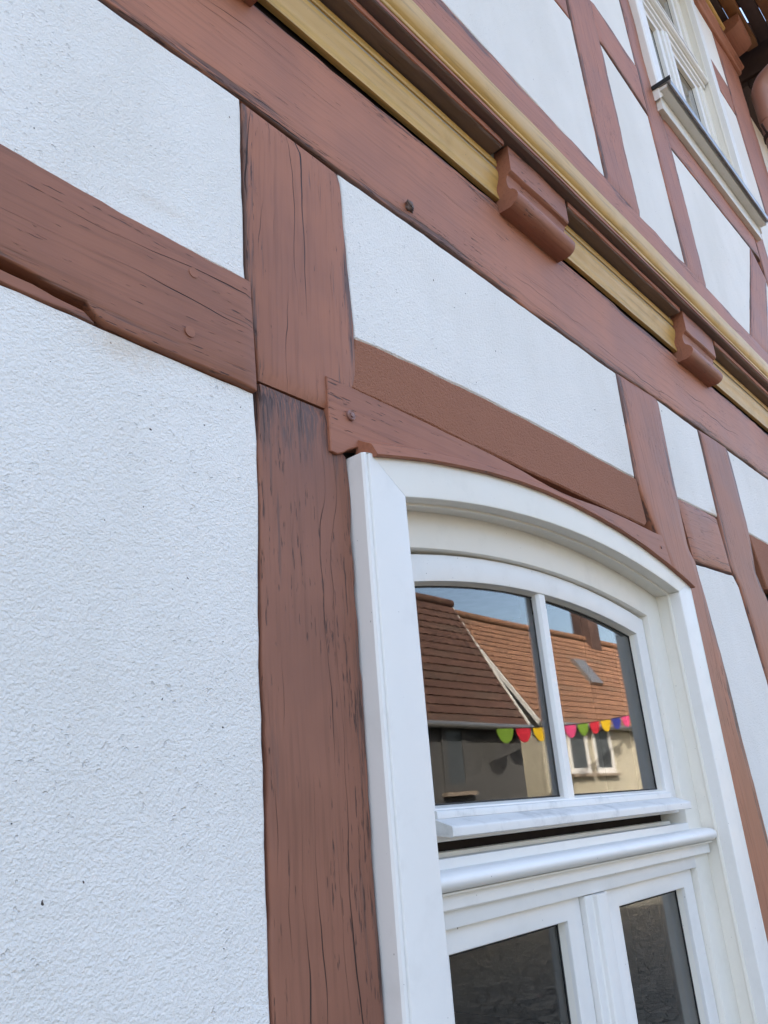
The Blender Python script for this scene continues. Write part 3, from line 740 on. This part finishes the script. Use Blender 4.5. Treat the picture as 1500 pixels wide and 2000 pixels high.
for a in range(0, 7):
    t_ = math.radians(a * 11); elbow.append(P3(PX, 5.88 + .13 * math.sin(t_), PY + .13 * (1 - math.cos(t_))))
last = elbow[-1]; dr = Vector((0, -math.sin(math.radians(66)), math.cos(math.radians(66))))
elbow.append(last + dr * .12); e2 = last + dr * .26; elbow.append(e2)
for a in range(1, 7):
    t_ = math.radians(66 - a * 11); e2 = e2 + Vector((0, -math.sin(t_), math.cos(t_))) * .025; elbow.append(e2)
elbow.append(e2 + Vector((0, 0, .05)))
pipe = tube('downpipe', [P3(PX, .05, PY), P3(PX, 3, PY), P3(PX, 5.70, PY)], PR, M['pipe'], house)
tube('pipe_elbow', [P3(PX, 5.66, PY), P3(PX, 5.72, PY)] + elbow, PR * 1.07, M['pipe'], house)
for z in (5.52, 3.4, 1.2):
    tube('pipe_clamp', [P3(PX, z, PY), P3(PX, z + .03, PY)], PR * 1.12, M['eave_dark'], house)
    box('clamp_pin', XR - .05, PX, PY - .03, PY - .018, z + .01, z + .022, M['eave_dark'], house)
gx = [(.055 * 1.2 * math.cos(math.radians(a)), .055 * 1.2 * math.sin(math.radians(a))) for a in range(180, 361, 15)]
gy = -e2.y
extrude_profile('gutter', [(gy + a, 6.40 + b) for a, b in gx] + [(gy + a * .94, 6.40 + b * .94) for a, b in reversed(gx)], XL - 4.5, XR + .25, M['pipe'], house)

# --- the white house next door, close behind the downpipe
nb = empty('white_neighbour_house', P3(6.3, 0, -.03)); tag(nb, 'white rendered house with dark boarded eaves just behind the downpipe', 'house')
nbp = -.03
vv, ff = box_data(5.06, 7.6, -nbp, 5.0, 0, 6.12); mesh('wall', vv, ff, M['plaster'], nb)
for i in range(6):
    box('eaves_board', 4.98, 7.7, nbp - .02 + i * .11, nbp + .085 + i * .11, 6.122, 6.16, M['eave_dark'], nb, c=.003)
vv = [(x, y, z) for x in (4.96, 7.75) for y, z in ((-.72, 6.165), (2.4, 8.6), (5.6, 6.165))]
mesh('roof', vv, [(0, 1, 2), (3, 5, 4), (0, 3, 4, 1), (1, 4, 5, 2), (0, 2, 5, 3)], M['tile_dark'], nb)
box('eaves_fascia', 4.97, 7.7, .645, .67, 6.10, 6.20, M['eave_dark'], nb, c=.003)

# --- small marks: pegs, wasp nest, knot hole
def lump(name, X, Z, p, r, mat, parent, sd):
    bm = bmesh.new(); bmesh.ops.create_icosphere(bm, subdivisions=3, radius=r)
    for q in bm.verts:
        q.co *= 1 + .7 * nz(q.co.x / r * 1.3 + sd, q.co.y / r * 1.3, q.co.z / r * 1.3) + .45 * nz(q.co.x / r * 3.5, q.co.y / r * 3.5, q.co.z / r * 3.5 + sd)
        q.co = P3(X + q.co.x, Z + q.co.z, p + q.co.y * .7)
    V = [tuple(q.co) for q in bm.verts]; F = [[q.index for q in fa.verts] for fa in bm.faces]; bm.free()
    return mesh(name, V, F, mat, parent, smooth=True)
a = U(797, 405); nest = lump('wasp_nest', a[0], a[1], .004, .010, M['rough'], None, 3)
tag(nest, 'small lumpy mud nest stuck to the brown beam above the window', 'nest')
for u, v_ in ((375, 535), (368, 650)):
    a = U(u, v_); tube('peg', [P3(a[0], a[1], -.01), P3(a[0], a[1], .0043)], .0075, M['rail'], house)

# ================================================================== the houses across the street
def opposite(name, label, x0, x1, pf, ez, pr, rz, pb, wall, tile, wins=(), over=.18, course=.17, fm='white'):
    H = empty(name, ((x0 + x1) / 2, -pf, 0)); tag(H, label, 'house', 'houses across the street')
    # walls as a closed pentagonal block
    sec = [(pf, 0), (pf, ez), (pr, rz - .1), (pb, ez), (pb, 0)]
    V = [P3(x, z, p) for x in (x0, x1) for p, z in sec]
    F = [tuple(range(5)), tuple(range(5, 10))] + [(j, (j + 1) % 5, 5 + (j + 1) % 5, 5 + j) for j in range(5)]
    mesh('wall', V, F, wall, H)
    # front slope in courses of pantiles
    sl = Vector((pr - pf, rz - ez)); L = sl.length; u_ = sl / L; nr = Vector((-u_.y, u_.x))
    n = int((L + over) / course); nx = int((x1 - x0 + 2 * over) / .055)
    for i in range(n):
        s0 = -over + i * course; s1 = s0 + course * 1.16
        V = []
        for s, lift in ((s0, .030), (s0, .050), (s1, .028)):
            for j in range(nx + 1):
                x = x0 - over + (x1 - x0 + 2 * over) * j / nx
                wv = .014 * math.sin(2 * math.pi * j / 4) + .004 * nz(x * 3, i * 3.3, 1)
                q = Vector((pf, ez)) + u_ * s + nr * (lift + wv * (lift > .029))
                V.append(P3(x, q.y, q.x))
        k = nx + 1
        F = [(r * k + j, r * k + j + 1, (r + 1) * k + j + 1, (r + 1) * k + j) for r in range(2) for j in range(nx)]
        mesh('tile_course', V, F, tile, H, smooth=True, auto=40)
    sb = [(pr, rz + .05), (pb + over, ez - over * .9), (pb + over, ez - over * .9 - .1), (pr, rz - .09)]
    V = [P3(x, z, p) for x in (x0 - over, x1 + over) for p, z in sb]
    mesh('rear_roof', V, [(0, 1, 2, 3), (4, 5, 6, 7), (0, 1, 5, 4), (2, 3, 7, 6), (1, 2, 6, 5), (0, 3, 7, 4)], tile, H)
    q0 = Vector((pf, ez)) - u_ * over
    # underside of the slope, verge boards, ridge, gutter
    for x in (x0 - over, x1 + over - .03):
        V = [P3(xx, z, p) for xx in (x, x + .03) for p, z in ((q0.x, q0.y - .03), (pr, rz - .05), (pr, rz + .06), (q0.x + nr.x * .05, q0.y + .06))]
        mesh('verge_board', V, [(0, 1, 2, 3), (4, 5, 6, 7), (0, 1, 5, 4), (2, 3, 7, 6), (1, 2, 6, 5), (0, 3, 7, 4)], M['sillwhite'], H)
    V = [P3(x, z, p) for x in (x0 - over + .03, x1 + over - .03) for p, z in ((q0.x, q0.y - .02), (pf, ez + .0), (pf, ez + .03), (q0.x, q0.y + .02))]
    mesh('soffit', V, [(0, 1, 2, 3), (4, 5, 6, 7), (0, 1, 5, 4), (2, 3, 7, 6), (1, 2, 6, 5), (0, 3, 7, 4)], M['eave_dark'], H)
    tube('ridge', [P3(x0 - over, rz + .03, pr), P3(x1 + over, rz + .03, pr)], .09, tile, H, n=10)
    tube('gutter', [P3(x0 - over, q0.y - .02, q0.x - .06), P3(x1 + over, q0.y - .02, q0.x - .06)], .055, M['lead'], H, n=10)
    for (wx, wz, ww, wh) in wins:
        Wd = empty('window', P3(wx, wz, pf), H)
        olw = lambda o: outline(wx, ww / 2, wz + wh, 0, wz, o, n=2)
        ring('frame', [(-.07, pf + .02), (-.07, pf - .03), (.04, pf - .03), (.04, pf + .02)], olw, M[fm], Wd)
        box('pane', wx - ww / 2, wx + ww / 2, pf - .012, pf + .01, wz, wz + wh, M['reflect_grey_pane'], Wd)
        box('sill', wx - ww / 2 - .1, wx + ww / 2 + .1, pf - .10, pf + .01, wz - .10, wz - .045, M['stone'], Wd)
    return H
oh = opposite('tiled_house', 'cream rendered house with orange tiled roof, second across the street in the reflection', 14.55, 24.5, 8.0, 3.28, 9.75, 5.75, 11.6, M['cream_wall'], M['tile'],
         wins=[(15.9, 2.2, .76, .95), (17.0, 2.2, .76, .95), (19.2, 2.2, .76, .95), (21.2, 2.2, .76, .95)])
# roof window and chimney of that house
sl = Vector((1.75, 2.47)); u_ = sl.normalized(); nr = Vector((-u_.y, u_.x))
V = [P3(x, (Vector((8.0, 3.28)) + u_ * s + nr * h).y, (Vector((8.0, 3.28)) + u_ * s + nr * h).x) for x in (18.15, 18.75) for s, h in ((1.15, .02), (1.15, .13), (1.95, .13), (1.95, .02))]
rw = mesh('roof_window', V, [(0, 1, 2, 3), (4, 5, 6, 7), (0, 1, 5, 4), (2, 3, 7, 6), (1, 2, 6, 5), (0, 3, 7, 4)], M['lead'], oh)
V = [P3(x, (Vector((8.0, 3.28)) + u_ * s + nr * h).y, (Vector((8.0, 3.28)) + u_ * s + nr * h).x) for x in (18.21, 18.69) for s, h in ((1.21, .10), (1.21, .136), (1.89, .136), (1.89, .10))]
mesh('pane', V, [(0, 1, 2, 3), (4, 5, 6, 7), (0, 1, 5, 4), (2, 3, 7, 6), (1, 2, 6, 5), (0, 3, 7, 4)], M['lead'], rw)
ch = box('chimney', 20.3, 20.9, 9.5, 10.05, 5.2, 6.75, M['tile_dark'], oh, c=.01)
box('chimney_cap', 20.22, 20.98, 9.42, 10.13, 6.752, 6.83, M['kerb'], ch, c=.01)
opposite('brown_roofed_house', 'house with shade painted into its grey walls and brown tiled roof, nearest across the street in the reflection', 6.2, 12.25, 7.0, 3.05, 8.3, 5.35, 9.6, M['shade_grey_wall'], M['tile_shade_brown'],
         wins=[(10.35, 1.95, .55, 1.0), (8.0, 1.95, .55, 1.0)], fm='shade_grey_wall')
opposite('dark_roofed_house', 'tall house with dark roof rising behind the brown tiled roof', 6.0, 15.6, 11.0, 5.2, 13.0, 7.3, 15.0, M['shade_grey_wall'], M['tile_dark'])

# bunting strung between the two houses: cord and half-round pennants
bt = empty('bunting', P3(12.2, 2.8, 6.95)); tag(bt, 'string of colourful half-round pennants across the cream house', 'bunting')
pc = {'green': (.20, .33, .04), 'red': (.62, .03, .05), 'yellow': (.80, .50, .02), 'blue': (.04, .05, .28), 'pink': (.75, .08, .22), 'orange': (.8, .25, .03)}
for k in pc: M['cloth_' + k] = plain('pennant_' + k, pc[k], .8, .2)
A, B = Vector(P3(10.9, 2.80, 6.55)), Vector(P3(19.0, 3.55, 7.72))
def bpt(t_): q = A.lerp(B, t_); q.z -= .22 * 4 * t_ * (1 - t_) * .5; return q
tube('cord', [bpt(i / 40) for i in range(41)], .008, M['gasket'], bt, n=6)
order = ['green', 'red', 'yellow', 'blue', 'pink']
npn = 12
for i in range(npn):
    t0 = (i + .08) / npn; t1 = (i + .92) / npn
    a, b = bpt(t0), bpt(t1); mid = (a + b) / 2; hw = (b - a).length / 2; ux = (b - a).normalized(); uy = Vector((.35, .94, 0)) * .004
    V = []
    for sgn in (-1, 1):
        for j in range(13):
            an = math.pi * j / 12; V.append(mid + ux * hw * math.cos(an) + Vector((0, 0, -1)) * hw * .82 * math.sin(an) + uy * sgn)
    F = [tuple(range(13)), tuple(range(13, 26))] + [(j, (j + 1) % 13, 13 + (j + 1) % 13, 13 + j) for j in range(13)]
    mesh('pennant', V, F, M['cloth_' + order[i % 5]], bt)
